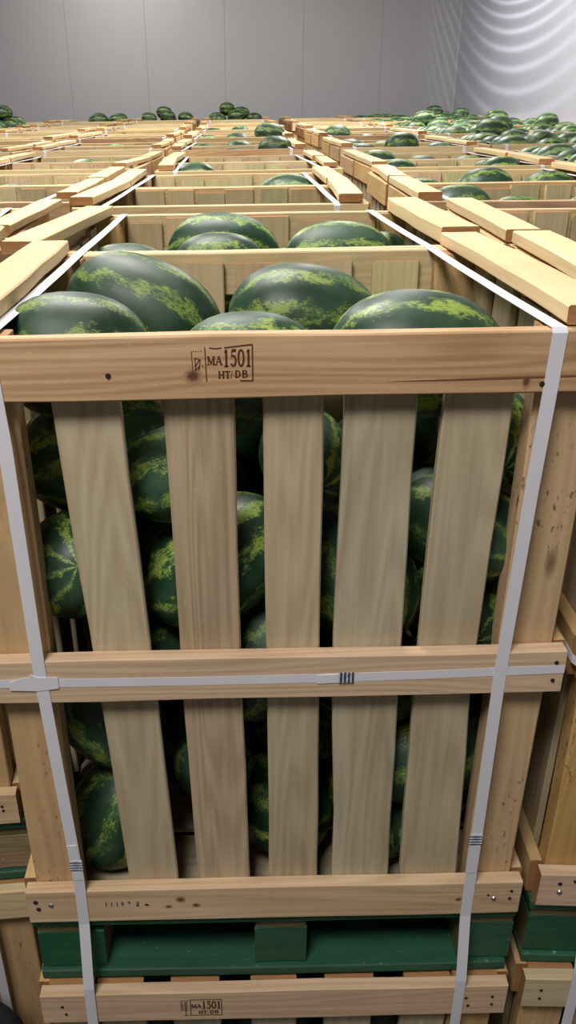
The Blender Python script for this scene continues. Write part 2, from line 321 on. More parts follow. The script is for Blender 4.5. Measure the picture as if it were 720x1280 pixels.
def make_crate(kind, var, label, group='slatted crates'):
    """kind: front (measured slats), full (generic)"""
    rnd = random.Random(var * 11 + 3)
    r = empty('wooden_crate', (0, 0, 0), 0, label, 'crate', group)
    fm = 'rail' if var < 2 else 'rail_back'
    tr = put('top_rail', r, 'fx', (0, TR / 2, H - .0377), .80 if kind != 'front' else .802, .0754, TR, fm, var)
    mr = put('middle_rail', r, 'fx', (0, TR / 2, H - .4795), .80, .0715, TR, 'rail_pale', var + 1)
    br = put('bottom_rail', r, 'fx', (0, TR / 2, .037), .80, .074, TR, 'rail_pale', var + 2)
    for z, wd, nm in ((H - .0377, .0754, 'top_rail'), (H - .4795, .0715, 'middle_rail'), (.037, .074, 'bottom_rail')):
        put(nm, r, 'fx', (0, D - TR / 2, z), .80, wd, TR, 'rail_back', var + 3)
    for s in (-1, 1):
        for y in (TR + .0185, D - TR - .0185):
            put('corner_post', r, 'fz', (s * .350, y, H / 2 - .001), H - .004, .0755, .036, 'post', var)
        for z, wd, nm in ((H - .040, .074, 'side_rail'), (H - .48, .07, 'side_rail'), (.037, .072, 'side_rail')):
            put(nm, r, 'sy', (s * .3985, D / 2 + .002, z), D - .054, wd, .020, 'side', var)
        ys = [TR + .062 + .045 + i * .126 for i in range(4)]
        for i, y in enumerate(ys):
            if y > D - .1: continue
            put('slat', r, 'sz', (s * .3815, y, H / 2 - .006), H - .02 - rnd.uniform(0, .02), .088, .012, 'slat', i % 2)
        wdt = .066
        put('top_plank', r, 'ty', (s * .367, D / 2 + .012 + rnd.uniform(-.01, .01), H + .0125), D - .008, wdt, .022, 'plank', var, rot=rnd.uniform(-.012, .012), bow=.002)
    for i, e in enumerate(FRONT_SLATS):
        if kind == 'front':
            shp, c = slat_shape(e, H / 2, 1 if i == 3 else 0, i)
            put('slat', r, 'fz', (c, TR + .0075, H / 2), 0, 0, .0145, 'slat_brown' if i == 1 else 'slat', shape=shp)
        else:
            c = -.262 + i * .131 + rnd.uniform(-.012, .012)
            put('slat', r, 'fz', (c, TR + .0075, H / 2), H - .015, rnd.choice((.08, .086)), .0145, 'slat', i % 2, rot=rnd.uniform(-.012, .012))
    nb = 5 if var == 0 else 6
    for i in range(nb):
        c = ((-.23, -.105, .0, .125, .245)[i] if var == 0 else -.257 + i * .103 + rnd.uniform(-.008, .008)); drop = rnd.choice((0, 0, .002, .012)) if var else .010
        put('slat', r, 'fz', (c, D - TR - .0075, H / 2 - drop / 2 - .002), H - .008 - drop, .083 if var == 0 else rnd.choice((.086, .094, .098)), .0140, 'slat_mix', i % 2)
    for i in range(4):
        put('floor_board', r, 'tx', (0, .105 + i * .137, .008), .74, .12, .014, 'slat', 1)
    return r, tr, mr, br

def joined(parts, name):
    """bake the listed child meshes of one thing into one cheap mesh, keeping their materials"""
    vs, fs, mi, mats = [], [], [], []
    for o in parts:
        me = o.data; mt = me.materials[0]
        if mt not in mats: mats.append(mt)
        b = len(vs); vs += [tuple(o.matrix_basis @ v.co) for v in me.vertices]
        for p in me.polygons: fs.append(tuple(b + k for k in p.vertices)); mi.append(mats.index(mt))
    me = bpy.data.meshes.new(name); me.from_pydata(vs, [], fs)
    for mt in mats: me.materials.append(mt)
    me.polygons.foreach_set('material_index', mi); me.update(); return me

ORD = ['front', 'second', 'third', 'fourth', 'fifth', 'sixth', 'seventh', 'eighth', 'ninth', 'tenth', 'eleventh', 'twelfth', 'thirteenth', 'fourteenth', 'fifteenth', 'sixteenth']
COLN = {'C': 'in middle column', 'L1': 'in first column left of middle', 'L2': 'in second column left of middle', 'L3': 'in third column left of middle', 'L4': 'in fourth column left of middle',
        'R1': 'in first column right of middle', 'R2': 'in second column right of middle', 'R3': 'in column at right wall'}
def zoff(y): return max(0, .0185 * (y - 2.75))
PITCH = 1.433; PH = .155
# column: first pair, y of the first pair, x of the middle of each pair, turn of each pair
GRID = {
 'C': (0, 0, [(0, 0), (-.078, -.022), (.035, .01), (-.004, -.02), (.02, 0), (.05, -.01), (.045, 0), (.04, -.01)]),
 'R1': (0, -.007, [(.833, -.048), (.868, -.04), (.968, -.01), (1.0, -.02), (1.02, 0), (1.03, -.01), (1.02, .01), (1.03, 0)]),
 'L1': (0, .186, [(-.864, .068), (-.915, -.02), (-.875, -.03), (-.84, 0), (-.86, -.02), (-.85, 0), (-.84, .01), (-.85, 0)]),
 'L2': (1, .08, [(-1.80, .0), (-1.77, -.02), (-1.74, -.02), (-1.75, .01), (-1.73, 0), (-1.74, 0), (-1.74, 0)]),
 'L3': (3, .1, [(-2.66, -.01), (-2.64, 0), (-2.65, .01), (-2.63, 0), (-2.63, 0)]),
 'R2': (1, .05, [(1.74, -.03), (1.88, 0), (1.90, -.01), (1.90, .01), (1.90, 0), (1.89, 0), (1.90, 0)]),
 'R3': (3, .02, [(2.775, 0), (2.775, 0), (2.775, 0), (2.77, 0), (2.77, 0)]),
}
# ---- prototypes
FC, ftr, fmr, fbr = make_crate('front', 0, 'front slatted pine crate under white straps, nearest, on the green pallet')
P1, _, _, _ = make_crate('full', 1, 'x'); P2, _, _, _ = make_crate('full', 2, 'x'); P3, _, _, _ = make_crate('full', 3, 'x')
bpy.context.view_layer.update(); index_kids()
# distant version: rails and planks as parts, slats joined
def make_far(src):
    r = empty('wooden_crate', (0, 0, 0), 0, 'x', 'crate', 'slatted crates')
    ch = KIDS[src.name]
    for o in ch:
        nm = o.name.split('.')[0]
        if nm in ('top_plank',) or (nm == 'top_rail'): c = o.copy(); COL.objects.link(c); c.parent = r
    rest = [o for o in ch if o.name.split('.')[0] not in ('top_plank', 'top_rail')]
    me = joined(rest, 'slats'); o = link('slats', me, None, r); o['kind'] = 'stuff'; o['label'] = 'slats, posts and lower rails'
    return r
FAR = make_far(P2)
LOWMESH = joined([o for o in KIDS[P3.name] if not o.name.startswith('top_plank')], 'lower_crate')
index_kids()

# ------------------------------------------------------------------ pallets
def make_pallet(label, bare=False):
    r = empty('pallet', (0, 0, 0), 0, label, 'pallet', 'green pallets'); g = 'green'
    for i in range(6):
        put('deck_board', r, 'tx', (0, .052 + i * .2275, PH - .011), .806, .10 if i in (0, 5) else .12, .021, g, i % 2)
    for x in (-.355, .012, .362):
        put('stringer', r, 'ty', (x, .62, PH - .0325), 1.22, .085, .0205, g, 1)
        for y in (.055, .62, 1.185):
            b = put('block', r, 'fx', (x + (.012 if x < 0 else 0), y, .066), .112 if x < 0 else .088, .089, .09, 'bare' if bare and y < .1 else g, 1, rot=0)
            if bare and y < .1: b['label'] = 'unpainted block'
    for y in (.052, .62, 1.188): put('bottom_board', r, 'tx', (0, y, .0105), .80, .10, .020, g, 0)
    return r
PAL = make_pallet('dark green wooden pallet under the front crate'); bpy.context.view_layer.update(); index_kids()
PALMESH = joined(KIDS[PAL.name], 'pallet')

# ------------------------------------------------------------------ straps
def ribbon(path, w, t, side):
    """path of (point, outward normal); side: unit vector across the strap"""
    vs, fs = [], []; s = Vector(side)
    for p, n in path:
        p = Vector(p); n = Vector(n).normalized()
        for a, b in ((-w / 2, 0), (w / 2, 0), (w / 2, t), (-w / 2, t)): vs.append(tuple(p + s * a + n * b))
    for i in range(len(path) - 1):
        for k in range(4): q = i * 4; fs.append((q + k, q + (k + 1) % 4, q + 4 + (k + 1) % 4, q + 4 + k))
    q = (len(path) - 1) * 4; fs += [(3, 2, 1, 0), (q, q + 1, q + 2, q + 3)]
    me = bpy.data.meshes.new('strap'); me.from_pydata(vs, [], fs); me.update(); me.materials.append(M['strap'])
    bm = bmesh.new(); bm.from_mesh(me); bmesh.ops.recalc_face_normals(bm, faces=bm.faces); bm.to_mesh(me); bm.free(); return me
SW = .0175
def strap_path(xf, xt0, xt1, zlow, ylow, ztop, L):
    """front run (list of (x, z) from bottom to top), over the top from x=xt0 to xt1, down the back"""
    p = []
    for x, z in xf: p.append(((x, ylow if z < -1.0 else -.0006, z), (0, -1, 0)))
    p += [((xt0, -.0010, -.004), (0, -1, .2)), ((xt0, .004, .0010), (0, -.3, 1))]
    for i in range(1, 6): u = i / 6; p.append(((xt0 + (xt1 - xt0) * u, L * u, .0010 - .002 * math.sin(u * 6.28) ** 2), (0, 0, 1)))
    p += [((xt1, L - .004, .0010), (0, .3, 1)), ((xt1, L + .001, -.004), (0, 1, .2)), ((xt1, L + .001, zlow), (0, 1, 0))]
    return p
def seal(parent, loc, ax, w=SW):
    """crimped metal seal folded round the strap"""
    bm = bmesh.new(); n = 9; L = .021
    prof = [(-L / 2 + L * i / (n - 1), .0016 + (.0010 if i % 2 else 0)) for i in range(n)]
    vs = []
    for x, h in prof: vs.append([bm.verts.new((x, y, z)) for y, z in ((-w / 2 - .0013, 0), (w / 2 + .0013, 0), (w / 2 + .0013, h), (0, h - .0008 * (h > .002)), (-w / 2 - .0013, h))])
    for a, b in zip(vs, vs[1:]):
        for k in range(5): bm.faces.new((a[k], a[(k + 1) % 5], b[(k + 1) % 5], b[k]))
    bm.faces.new(vs[0]); bm.faces.new(vs[-1][::-1]); bmesh.ops.recalc_face_normals(bm, faces=bm.faces)
    me = bpy.data.meshes.new('seal'); bm.to_mesh(me); bm.free(); me.materials.append(M['metal'])
    m = Matrix(((0, 1, 0, loc[0]), (0, 0, -1, loc[1]), (-1, 0, 0, loc[2]), (0, 0, 0, 1))) if ax == 'v' else Matrix(((1, 0, 0, loc[0]), (0, 0, -1, loc[1]), (0, 1, 0, loc[2]), (0, 0, 0, 1)))
    o = link('seal', me, None, parent, m); o['label'] = 'crimped metal seal'; return o
def tail(parent, x0, z0, x1, z1, y, w=SW, vertical=True):
    d = Vector((x1 - x0, 0, z1 - z0)).normalized(); s = Vector((d.z, 0, -d.x)) * w / 2; vs = []
    for x, z in ((x0, z0), (x1, z1)):
        for k in (-1, 1):
            for yy in (y, y - .0009): vs.append((x + s.x * k, yy, z + s.z * k))
    me = bpy.data.meshes.new('strap_tail'); me.from_pydata(vs, [], [(0, 1, 3, 2), (4, 6, 7, 5), (0, 4, 5, 1), (2, 3, 7, 6), (1, 5, 7, 3), (0, 2, 6, 4)]); me.update(); me.materials.append(M['strap'])
    return link('strap_tail', me, None, parent)

# ------------------------------------------------------------------ watermelons
def melon_mesh(kind):
    rnd = random.Random(kind); bm = bmesh.new(); bmesh.ops.create_uvsphere(bm, u_segments=28, v_segments=18, radius=1)
    bmesh.ops.rotate(bm, verts=bm.verts, matrix=Matrix.Rotation(math.pi / 2, 3, 'Y')); ph = rnd.uniform(0, 6)
    for v in bm.verts:
        x, y, z = v.co; r = math.hypot(y, z); k = (max(0, 1 - abs(x) ** 2.35)) ** .5 / max(r, 1e-6) if r > .02 else 1
        k *= 1 + .012 * math.sin(5 * math.atan2(z, y) + ph); k *= 1 + .03 * x * (1 if kind else -1)
        v.co = (x, y * k, z * k)
    me = bpy.data.meshes.new('watermelon'); bm.to_mesh(me); bm.free()
    me.polygons.foreach_set('use_smooth', [True] * len(me.polygons)); return me
MM = []
for k in range(4):
    me = melon_mesh(k); me.materials.append(M['melon'] if k < 2 else M['melon_b']); MM.append(me)
bm = bmesh.new(); bmesh.ops.create_cone(bm, cap_ends=True, segments=8, radius1=.085, radius2=.03, depth=.05)
STEM = bpy.data.meshes.new('stem'); bm.to_mesh(STEM); bm.free(); STEM.materials.append(M['stem'])
def melon(x, y, z, rx, ry, rz, a, b, label, group, kind=0, stem=False):
    o = link('watermelon', MM[kind], None); o.location = (x, y, z); o.rotation_euler = (rx, ry, rz); o.scale = (a, b, b)
    tag(o, label, 'watermelon', group)
    if stem: link('stem', STEM, None, o, Matrix.Translation((1.0, 0, 0)) @ Matrix.Rotation(math.pi / 2, 4, 'Y'))
    return o

# ------------------------------------------------------------------ lay out the stacks
protos = [P1, P2, P3]; CR = {}
first_use = {P1.name: P1, P2.name: P2, P3.name: P3, FAR.name: FAR}
def place_crate(src, loc, rz, label):
    if src.name in first_use: o = first_use.pop(src.name)
    else: o = copy_tree(src)
    o.location = loc; o.rotation_euler = (0, 0, rz); o['label'] = label; return o
PXF = {}
for cn, (p0, y0, prs) in GRID.items():
    for i, (x, rz) in enumerate(prs):
        p = p0 + i; yb = y0 + p * PITCH; zb = zoff(yb); n = 2 * p
        R = Matrix.Rotation(rz, 3, 'Z')
        PXF[(cn, p)] = (x, yb, zb, rz)
        for k in range(2):
            loc = R @ Vector((0, k * (D + .006), 0)) + Vector((x, yb, zb - H)); row = n + k
            lab = 'slatted pine crate, %s back %s' % (ORD[row] if row else 'nearest', COLN[cn])
            if row == 0: lab = 'nearest slatted pine crate %s' % COLN[cn]
            if cn == 'C' and row == 0: FC.location = loc; CR[(cn, row)] = FC; continue
            src = FAR if p >= 5 or (cn in ('R3', 'L4')) else protos[(row + len(cn + cn[-1:]) + ord(cn[-1])) % 3]
            CR[(cn, row)] = place_crate(src, loc, rz, lab)
        # pallet between the layers
        ploc = Vector((x, yb + .008, zb - H - PH))
        if cn == 'C' and p == 0: PAL.location = ploc
        else:
            lab = 'green pallet under the %s crate pair %s' % (ORD[p], COLN[cn])
            if cn in ('L1', 'R1') and p == 0:
                q = make_pallet(lab, cn == 'L1'); q.location = ploc; q.rotation_euler = (0, 0, rz)
            else:
                q = link('pallet', PALMESH, None); q.location = ploc; q.rotation_euler = (0, 0, rz); tag(q, lab, 'pallet', 'green pallets')
        # lower layer and the pallet on the floor
        for k in range(2):
            loc = R @ Vector((0, k * (D + .006), 0)) + Vector((x, yb - .02, zb - 2 * H - PH)); row = n + k
            lab = 'lower slatted crate, %s back %s' % (ORD[row], COLN[cn])
            if k == 0 and p == 0:
                q = copy_tree(P3 if cn != 'C' else P1); q.location = loc; q.rotation_euler = (0, 0, rz); q['label'] = lab; CR[(cn, 'low')] = q
                for ch in list(q.children):
                    if ch.name.startswith('top_plank'): bpy.data.objects.remove(ch)
            else:
                q = link('wooden_crate', LOWMESH, None); q.location = loc; q.rotation_euler = (0, 0, rz); tag(q, lab, 'crate', 'lower slatted crates')
        q = link('pallet', PALMESH, None); q.location = Vector((x, yb + .008, zb - 2 * H - 2 * PH)); q.rotation_euler = (0, 0, rz)
        tag(q, 'green pallet on floor, %s stack %s' % (ORD[p], COLN[cn]), 'pallet', 'green pallets')

# loose planks of the two nearest middle crates follow the photograph
def planks(crate): return sorted([o for o in crate.children if o.name.startswith('top_plank')], key=lambda o: o.matrix_basis.translation.x)
bpy.context.view_layer.update()
pl = planks(CR[('C', 1)]); pl[0].matrix_basis = orient('ty', (-.402, .30, H + .0125), .10)
pl[1].data = board_mesh(.575, .072, .030, 4, None, 'plank', .002); pl[1].matrix_basis = orient('ty', (.373, .318, H + .0165), 0)
pl = planks(FC); pl[1].data = board_mesh(.63, .066, .022, 5, None, 'plank', .002); pl[1].matrix_basis = orient('ty', (.368, .330, H + .0125), 0)
pl[0].matrix_basis = orient('ty', (-.371, .318, H + .0125), -.01)
for key, dx, rt in ((('L1', 1), .02, .05), (('L1', 2), .02, -.05), (('L1', 4), -.02, .06), (('C', 2), -.01, 0), (('C', 4), .0, .05), (('R1', 1), .01, -.02), (('R1', 4), -.01, .05)):
    for o in planks(CR[key])[-1:]:
        m = o.matrix_basis.copy(); o.matrix_basis = Matrix.Translation((dx, 0, .001)) @ m @ Matrix.Rotation(rt, 4, 'Z')

rj = random.Random(5)
for (cn, row), cr in CR.items():
    if row == 'low' or (cn == 'C' and row < 2): continue
    for o in planks(cr):
        o.matrix_basis = Matrix.Translation((rj.uniform(-.008, .008), rj.uniform(-.012, .012), rj.uniform(0, .0015))) @ o.matrix_basis @ Matrix.Rotation(rj.uniform(-.035, .035), 4, 'Z')
        if rj.random() < .22: o.data = board_mesh(.56, .060, .018, 7, None, 'plank', .003)
for (cn, row), cr in CR.items():
    if cn in ('R2', 'R3') and row != 'low' and row > 3:
        for o in planks(cr): bpy.data.objects.remove(o)
# stamps, nails and holes on the front crate
def on_part(part, me, name, x, y, z):
    return link(name, me, None, part, part.matrix_basis.inverted() @ Matrix.Translation((x, y, z)))
o = on_part(ftr, stamp_mesh(True), 'stamp', -.0815, -.0004, H - .0535); o['label'] = 'brown stamp reading MA 1501 HT / DB'
me = polyfaces('date_stamp', glyphs('1110', -.275, .0385, .0045, .0085, .0088) + glyphs('7', -.2385, .039, .0060, .0080, .01) + glyphs('2', -.2255, .0375, .0068, .0085, .01) + glyphs('4', -.2110, .0368, .0080, .0080, .01), .0002, 'ink2')
o = on_part(fbr, me, 'date_stamp', 0, -.0004, 0); o['label'] = 'small black number stamp 1110724'
for x, z, r, m, nm in ((-.386, .050, .0042, 'hole', 'nail_hole'), (-.383, .034, .0042, 'hole', 'nail_hole'), (-.362, .042, .0048, 'nail', 'nail'),
                   (.357, .036, .0046, 'nail', 'nail'), (.383, .036, .003, 'hole', 'nail_hole'), (.384, .053, .0028, 'hole', 'nail_hole'), (.347, .045, .002, 'hole', 'nail_hole')):
    disc(nm, fbr, x, -.0002, z, r, m)
for x, z in ((.388, H - .463), (.387, H - .493)): disc('nail_hole', fmr, x, -.0002, z, .0032, 'hole')
for x, z in ((-.195, H - .045), (.31, H - .064)): disc('nail_hole', ftr, x, -.0002, z, .0035, 'hole')
tk = NT('knot'); kc = tk.n.new('ShaderNodeTexCoord').outputs['Object']; kl = tk.n.new('ShaderNodeVectorMath'); kl.operation = 'LENGTH'
tk.l(kc, kl.inputs[0]); kr = tk.ramp(tk.math('ADD', kl.outputs['Value'], tk.math('MULTIPLY', tk.noise(kc, 3.0), .5)), .55, 1.15)
tk.l(tk.mix(kr, srgb(98, 62, 40), srgb(176, 138, 100)), tk.b.inputs['Base Color']); tk.b.inputs['Roughness'].default_value = .75; M['knot'] = tk.m
bmk = bmesh.new(); bmesh.ops.create_circle(bmk, cap_ends=True, segments=20, radius=1); KN = bpy.data.meshes.new('knot'); bmk.to_mesh(KN); bmk.free(); KN.materials.append(M['knot'])
for part, x, z, rx, rz in ((ftr, -.097, H - .047, .012, .0095), (ftr, .291, H - .060, .0065, .010), (fmr, -.122, H - .462, .011, .0085), (fbr, -.152, .050, .0085, .0065), (fbr, -.127, .036, .007, .0045), (fbr, -.172, .034, .006, .0035), (fbr, .3, .036, .007, .004)):
    k_ = on_part(part, KN, 'knot', 0, 0, 0)
    k_.matrix_basis = part.matrix_basis.inverted() @ Matrix.Translation((x, -.0003, z)) @ Matrix.Rotation(math.pi / 2, 4, 'X') @ Matrix.Diagonal((rx, rz, rx, 1))
M['split'] = flat('split', srgb(118, 80, 52), .9)
me = polyfaces('split', [[(.13, H - .0575), (.2, H - .0560), (.27, H - .0545), (.397, H - .0535), (.397, H - .0550), (.27, H - .0575), (.2, H - .0580)]], .0002, 'split'); on_part(ftr, me, 'split', 0, -.0003, 0)
def sub(cr, nm): return [o for o in cr.children if o.name.startswith(nm) and o.matrix_basis.translation.y < .1][0]
lo = sub(CR[('C', 'low')], 'top_rail'); lo.data = board_mesh(.80, .0754, TR, 9, None, 'rail_pale'); o = on_part(lo, stamp_mesh(False), 'stamp', -.145, -.0004, H - .060); o['label'] = 'brown stamp reading MA 1501 HT / DB'
for x, z in ((.33, .03), (.335, .05), (.375, .028), (.376, .048), (-.365, .03), (-.36, .05)): disc('nail_hole', lo, x, -.0002, H - z, .0028, 'hole')
lo = sub(CR[('R1', 'low')], 'top_rail')
for x, z in ((-.37, .03), (-.37, .052), (-.30, .03), (-.30, .05)): disc('nail_hole', lo, x, -.0002, H - z, .003, 'hole')
rb = sub(CR[('R1', 0)], 'bottom_rail')
for x, z, r, m in ((-.367, .054, .0038, 'hole'), (-.365, .034, .0050, 'nail'), (-.343, .060, .0035, 'hole')): disc('nail' if m == 'nail' else 'nail_hole', rb, x, -.0002, z, r, m)
lb = sub(CR[('L1', 0)], 'bottom_rail')
for x, z in ((.372, .046), (.373, .036)): disc('nail_hole', lb, x, -.0002, z, .003, 'hole')

# ------------------------------------------------------------------ straps in place
LP = 2 * D + .006
s1 = link('strap', ribbon(strap_path([(.318, -2.2), (.3165, -1.239), (.3160, -1.105), (.3145, -.97), (.3135, -.80), (.3115, -.48), (.3165, -.2), (.3205, -.06)], .3215, .297, -2.2, -.0215, 0, LP), SW, .0008, (1, 0, 0)), None)
tag(s1, 'white strap down the right side of the front crate and over its top', 'strap', 'upright straps')
seal(s1, (.3120, -.0016, -.795), 'v'); tail(s1, .3120, -.795, .3130, -.868, -.0014)
s2 = link('strap', ribbon(strap_path([(-.3165, -2.2), (-.3160, -1.19), (-.3145, -1.105), (-.3125, -.97), (-.311, -.87), (-.3245, -.46), (-.3255, -.13), (-.3290, -.04)], -.3325, -.314, -2.2, -.0215, 0, LP), SW, .0008, (1, 0, 0)), None)
tag(s2, 'white strap down the left side of the front crate and over its top', 'strap', 'upright straps')
seal(s2, (-.3115, -.0016, -.833), 'v'); tail(s2, -.3115, -.833, -.3105, -.866, -.0014); tail(s2, -.3120, -.833, -.3150, -.79, -.0014, .0150)
# level strap round both crates of the front pair
zz = lambda u: -.4800 + .0065 * u
hp = [((-.4100, LP * .5, -.48), (-1, 0, 0)), ((-.4100, .02, -.48), (-1, 0, 0)), ((-.401, -.0004, -.4800), (-1, -1, 0)), ((-.1, -.0005, -.4815), (0, -1, 0)), ((.06, -.0005, -.4810), (0, -1, 0)), ((.2, -.0005, -.479), (0, -1, 0)),
      ((.4005, -.0004, -.4735), (1, -1, 0)), ((.4100, .02, -.4735), (1, 0, 0)), ((.4100, LP, -.476), (1, 0, 0)), ((.39, LP + .002, -.476), (0, 1, 0)), ((-.39, LP + .002, -.48), (0, 1, 0)), ((-.41, LP, -.48), (-1, 0, 0)), ((-.4100, LP * .5, -.48), (-1, 0, 0))]
s3 = link('strap', ribbon(hp, .0140, .0005, (0, 0, 1)), None); tag(s3, 'white strap running level across the middle rail of the front crate', 'strap', 'level straps')
seal(s3, (.0975, -.0014, -.4795), 'h', .0135); tail(s3, .058, -.4825, .100, -.4805, -.0011, .0145)
# crumpled tape end near the left upright strap
pts = [(-.368, -.4905), (-.368, -.4775), (-.350, -.4700), (-.340, -.4690), (-.337, -.4640), (-.3290, -.4690), (-.300, -.470), (-.3005, -.4885), (-.330, -.4925)]
me = polyfaces('torn_end', [pts], .0010, 'strap')
o = link('torn_end', me, None, s3, Matrix.Translation((0, -.0013, 0))); o['label'] = 'crumpled torn strap end'
UP_R = ribbon(strap_path([(.312, -2.2), (.313, -1.105), (.314, -.97), (.314, -.2)], .316, .300, -2.2, -.0212, 0, LP), SW, .0008, (1, 0, 0))
UP_L = ribbon(strap_path([(-.312, -2.2), (-.313, -1.105), (-.314, -.97), (-.314, -.2)], -.316, -.306, -2.2, -.0212, 0, LP), SW, .0008, (1, 0, 0))
for (cn, p), (x, yb, zb, rz) in PXF.items():
    if cn == 'C' and p == 0: continue
    for s, me in ((1, UP_R), (-1, UP_L)):
        o = link('strap', me, None); o.location = (x, yb, zb); o.rotation_euler = (0, 0, rz)
        tag(o, 'white strap over %s side, %s crate pair %s' % ('right' if s > 0 else 'left', ORD[p], COLN[cn]), 'strap', 'upright straps')
    if p == 0:
        o = link('strap', s3.data, None); o.location = (x, yb, zb); o.rotation_euler = (0, 0, rz)
        tag(o, 'level strap round the front pair %s' % COLN[cn], 'strap', 'level straps')

# ------------------------------------------------------------------ watermelons: front crate
G1 = 'watermelons in the front crate'
TOPM = [
 (-.262, .17, -.066, .3, .05, .12, .105, .085, 'dull green watermelon at the left front corner of the front crate top', 1),
 (-.185, .345, -.052, .8, .32, -.25, .125, .085, 'big mottled watermelon tilting down across the left of the front crate', 0),
 (-.03, .13, -.082, 1.3, 0, .1, .1, .08, 'low watermelon at the middle front of the front crate, mostly behind the stamp rail', 1),
 (.062, .36, -.068, 2.0, .12, .05, .12, .085, 'watermelon with yellow-green bands at the middle back of the front crate', 0),
 (.193, .15, -.068, .5, .03, 0, .118, .085, 'long watermelon near the right end of the front crate top', 1),
 (.298, .36, -.13, 0, .1, 1.4, .1, .072, 'dark watermelon half hidden at the right wall inside the front crate', 0)]
for x, y, z, rx, ry, rz, a, b, lab, st in TOPM: melon(x, y, z, rx, ry, rz, a, b, lab, None, 0, st)
KEEP = [[-0.256,0.225,-0.223,-0.63,0.13,-2.74,0.121,0.088],[0.015,0.405,-0.237,-2.77,0.05,1.21,0.123,0.088],[0.239,0.464,-0.275,-1.81,-0.14,-1.47,0.12,0.082],[-0.284,0.393,-0.298,2.4,0.51,-1.63,0.125,0.088],[0.136,0.325,-0.316,0.96,1.94,-0.73,0.107,0.076],[0.272,0.133,-0.317,0.88,-0.04,2.39,0.103,0.073],[-0.134,0.303,-0.344,-1.0,0.25,-2.3,0.119,0.083],[-0.097,0.494,-0.355,0.37,-0.21,-2.96,0.119,0.088],[-0.08,0.134,-0.366,2.81,-0.52,0.26,0.122,0.088],[-0.291,0.145,-0.374,2.15,0.47,1.83,0.105,0.08],[0.109,0.487,-0.379,-0.1,0.6,-0.94,0.11,0.083],[0.284,0.327,-0.389,0.27,2.7,-1.71,0.117,0.086],[0.119,0.157,-0.401,0.78,-2.78,-0.98,0.125,0.088],[0.278,0.511,-0.424,2.79,-0.58,-0.01,0.102,0.072],[0.005,0.325,-0.452,-1.56,-0.14,1.34,0.127,0.088],[-0.281,0.484,-0.457,1.93,-0.96,1.05,0.126,0.088],[0.294,0.153,-0.467,2.48,-0.09,-1.64,0.105,0.078],[-0.251,0.302,-0.489,-2.74,0.18,0.23,0.123,0.088],[0.176,0.308,-0.525,0.21,-2.77,1.07,0.117,0.088],[-0.111,0.497,-0.534,0.16,2.78,-0.02,0.109,0.086],[-0.019,0.131,-0.536,1.66,-0.99,0.07,0.107,0.086],[0.133,0.496,-0.557,-0.86,-2.96,-0.09,0.124,0.087],[0.16,0.13,-0.575,-0.99,3.06,0.4,0.102,0.081],[0.015,0.37,-0.623,-0.52,-0.08,2.73,0.123,0.088],[0.296,0.292,-0.644,-0.68,0.18,1.48,0.104,0.075],[-0.288,0.5,-0.664,-0.38,1.08,-2.32,0.115,0.078],[0.292,0.482,-0.683,0.29,2.51,1.76,0.112,0.079],[0.062,0.208,-0.709,-0.81,0.64,1.14,0.122,0.088],[-0.133,0.466,-0.715,-1.77,-0.34,1.16,0.125,0.088],[0.247,0.136,-0.731,1.06,-0.01,-2.89,0.127,0.088],[0.118,0.489,-0.733,-0.04,-0.1,-2.68,0.111,0.088],[0.209,0.324,-0.767,-1.59,-0.2,1.5,0.107,0.077],[-0.101,0.315,-0.851,0.0,0.54,-2.44,0.117,0.085],[-0.26,0.481,-0.856,2.78,0.14,-0.63,0.122,0.088],[0.264,0.483,-0.856,-0.9,0.12,-2.49,0.118,0.088],[-0.038,0.495,-0.859,2.98,-0.26,0.36,0.118,0.084],[0.084,0.358,-0.861,-0.7,-0.09,1.25,0.106,0.084],[0.014,0.152,-0.862,-0.85,0.3,1.99,0.114,0.08],[0.298,0.227,-0.871,-2.24,-0.01,-1.52,0.107,0.074],[0.169,0.15,-0.875,0.15,0.03,-1.25,0.102,0.07],[-0.262,0.135,-0.855,1.1,-1.15,0.15,0.108,0.083],[-0.262,0.15,-0.655,0.4,1.0,0.2,0.104,0.082],[0.051,0.172,-0.221,1.771,0.109,-1.438,0.089,0.066],[-0.13,0.116,-0.217,4.128,-0.412,-0.181,0.081,0.066],[0.305,0.156,-0.186,3.544,0.187,-1.595,0.088,0.067],[-0.188,0.121,-0.522,5.26,0.259,0.856,0.083,0.067],[-0.097,0.134,-0.74,2.863,-1.241,-1.591,0.084,0.068]]
GAPX = [(-.34, -.26, 'left-hand post gap'), (-.26, -.15, 'first slat gap'), (-.15, -.03, 'second slat gap'), (-.03, .07, 'third slat gap'), (.07, .19, 'fourth slat gap'), (.19, .40, 'right-hand post gap')]
LEV = [(-.25, 'touching the top rail'), (-.35, 'just below the top rail'), (-.50, 'above the middle rail'), (-.65, 'below the middle rail'), (-.80, 'low down'), (-2, 'on the crate floor')]
DEEP = []
for i, (x, y, z, rx, ry, rz, a, b) in enumerate(KEEP):
    if y < .24:
        gp = next((n for a0, b0, n in GAPX if x < b0), GAPX[-1][2]); lv = next(n for q, n in LEV if z > q)
        lab = 'watermelon seen behind the %s of the front crate, %s' % (gp, lv)
    else: DEEP.append((x, y, z, rx, ry, rz, a, b)); continue
    melon(x, y, z, rx, ry, rz, a, b, lab, G1, 0)
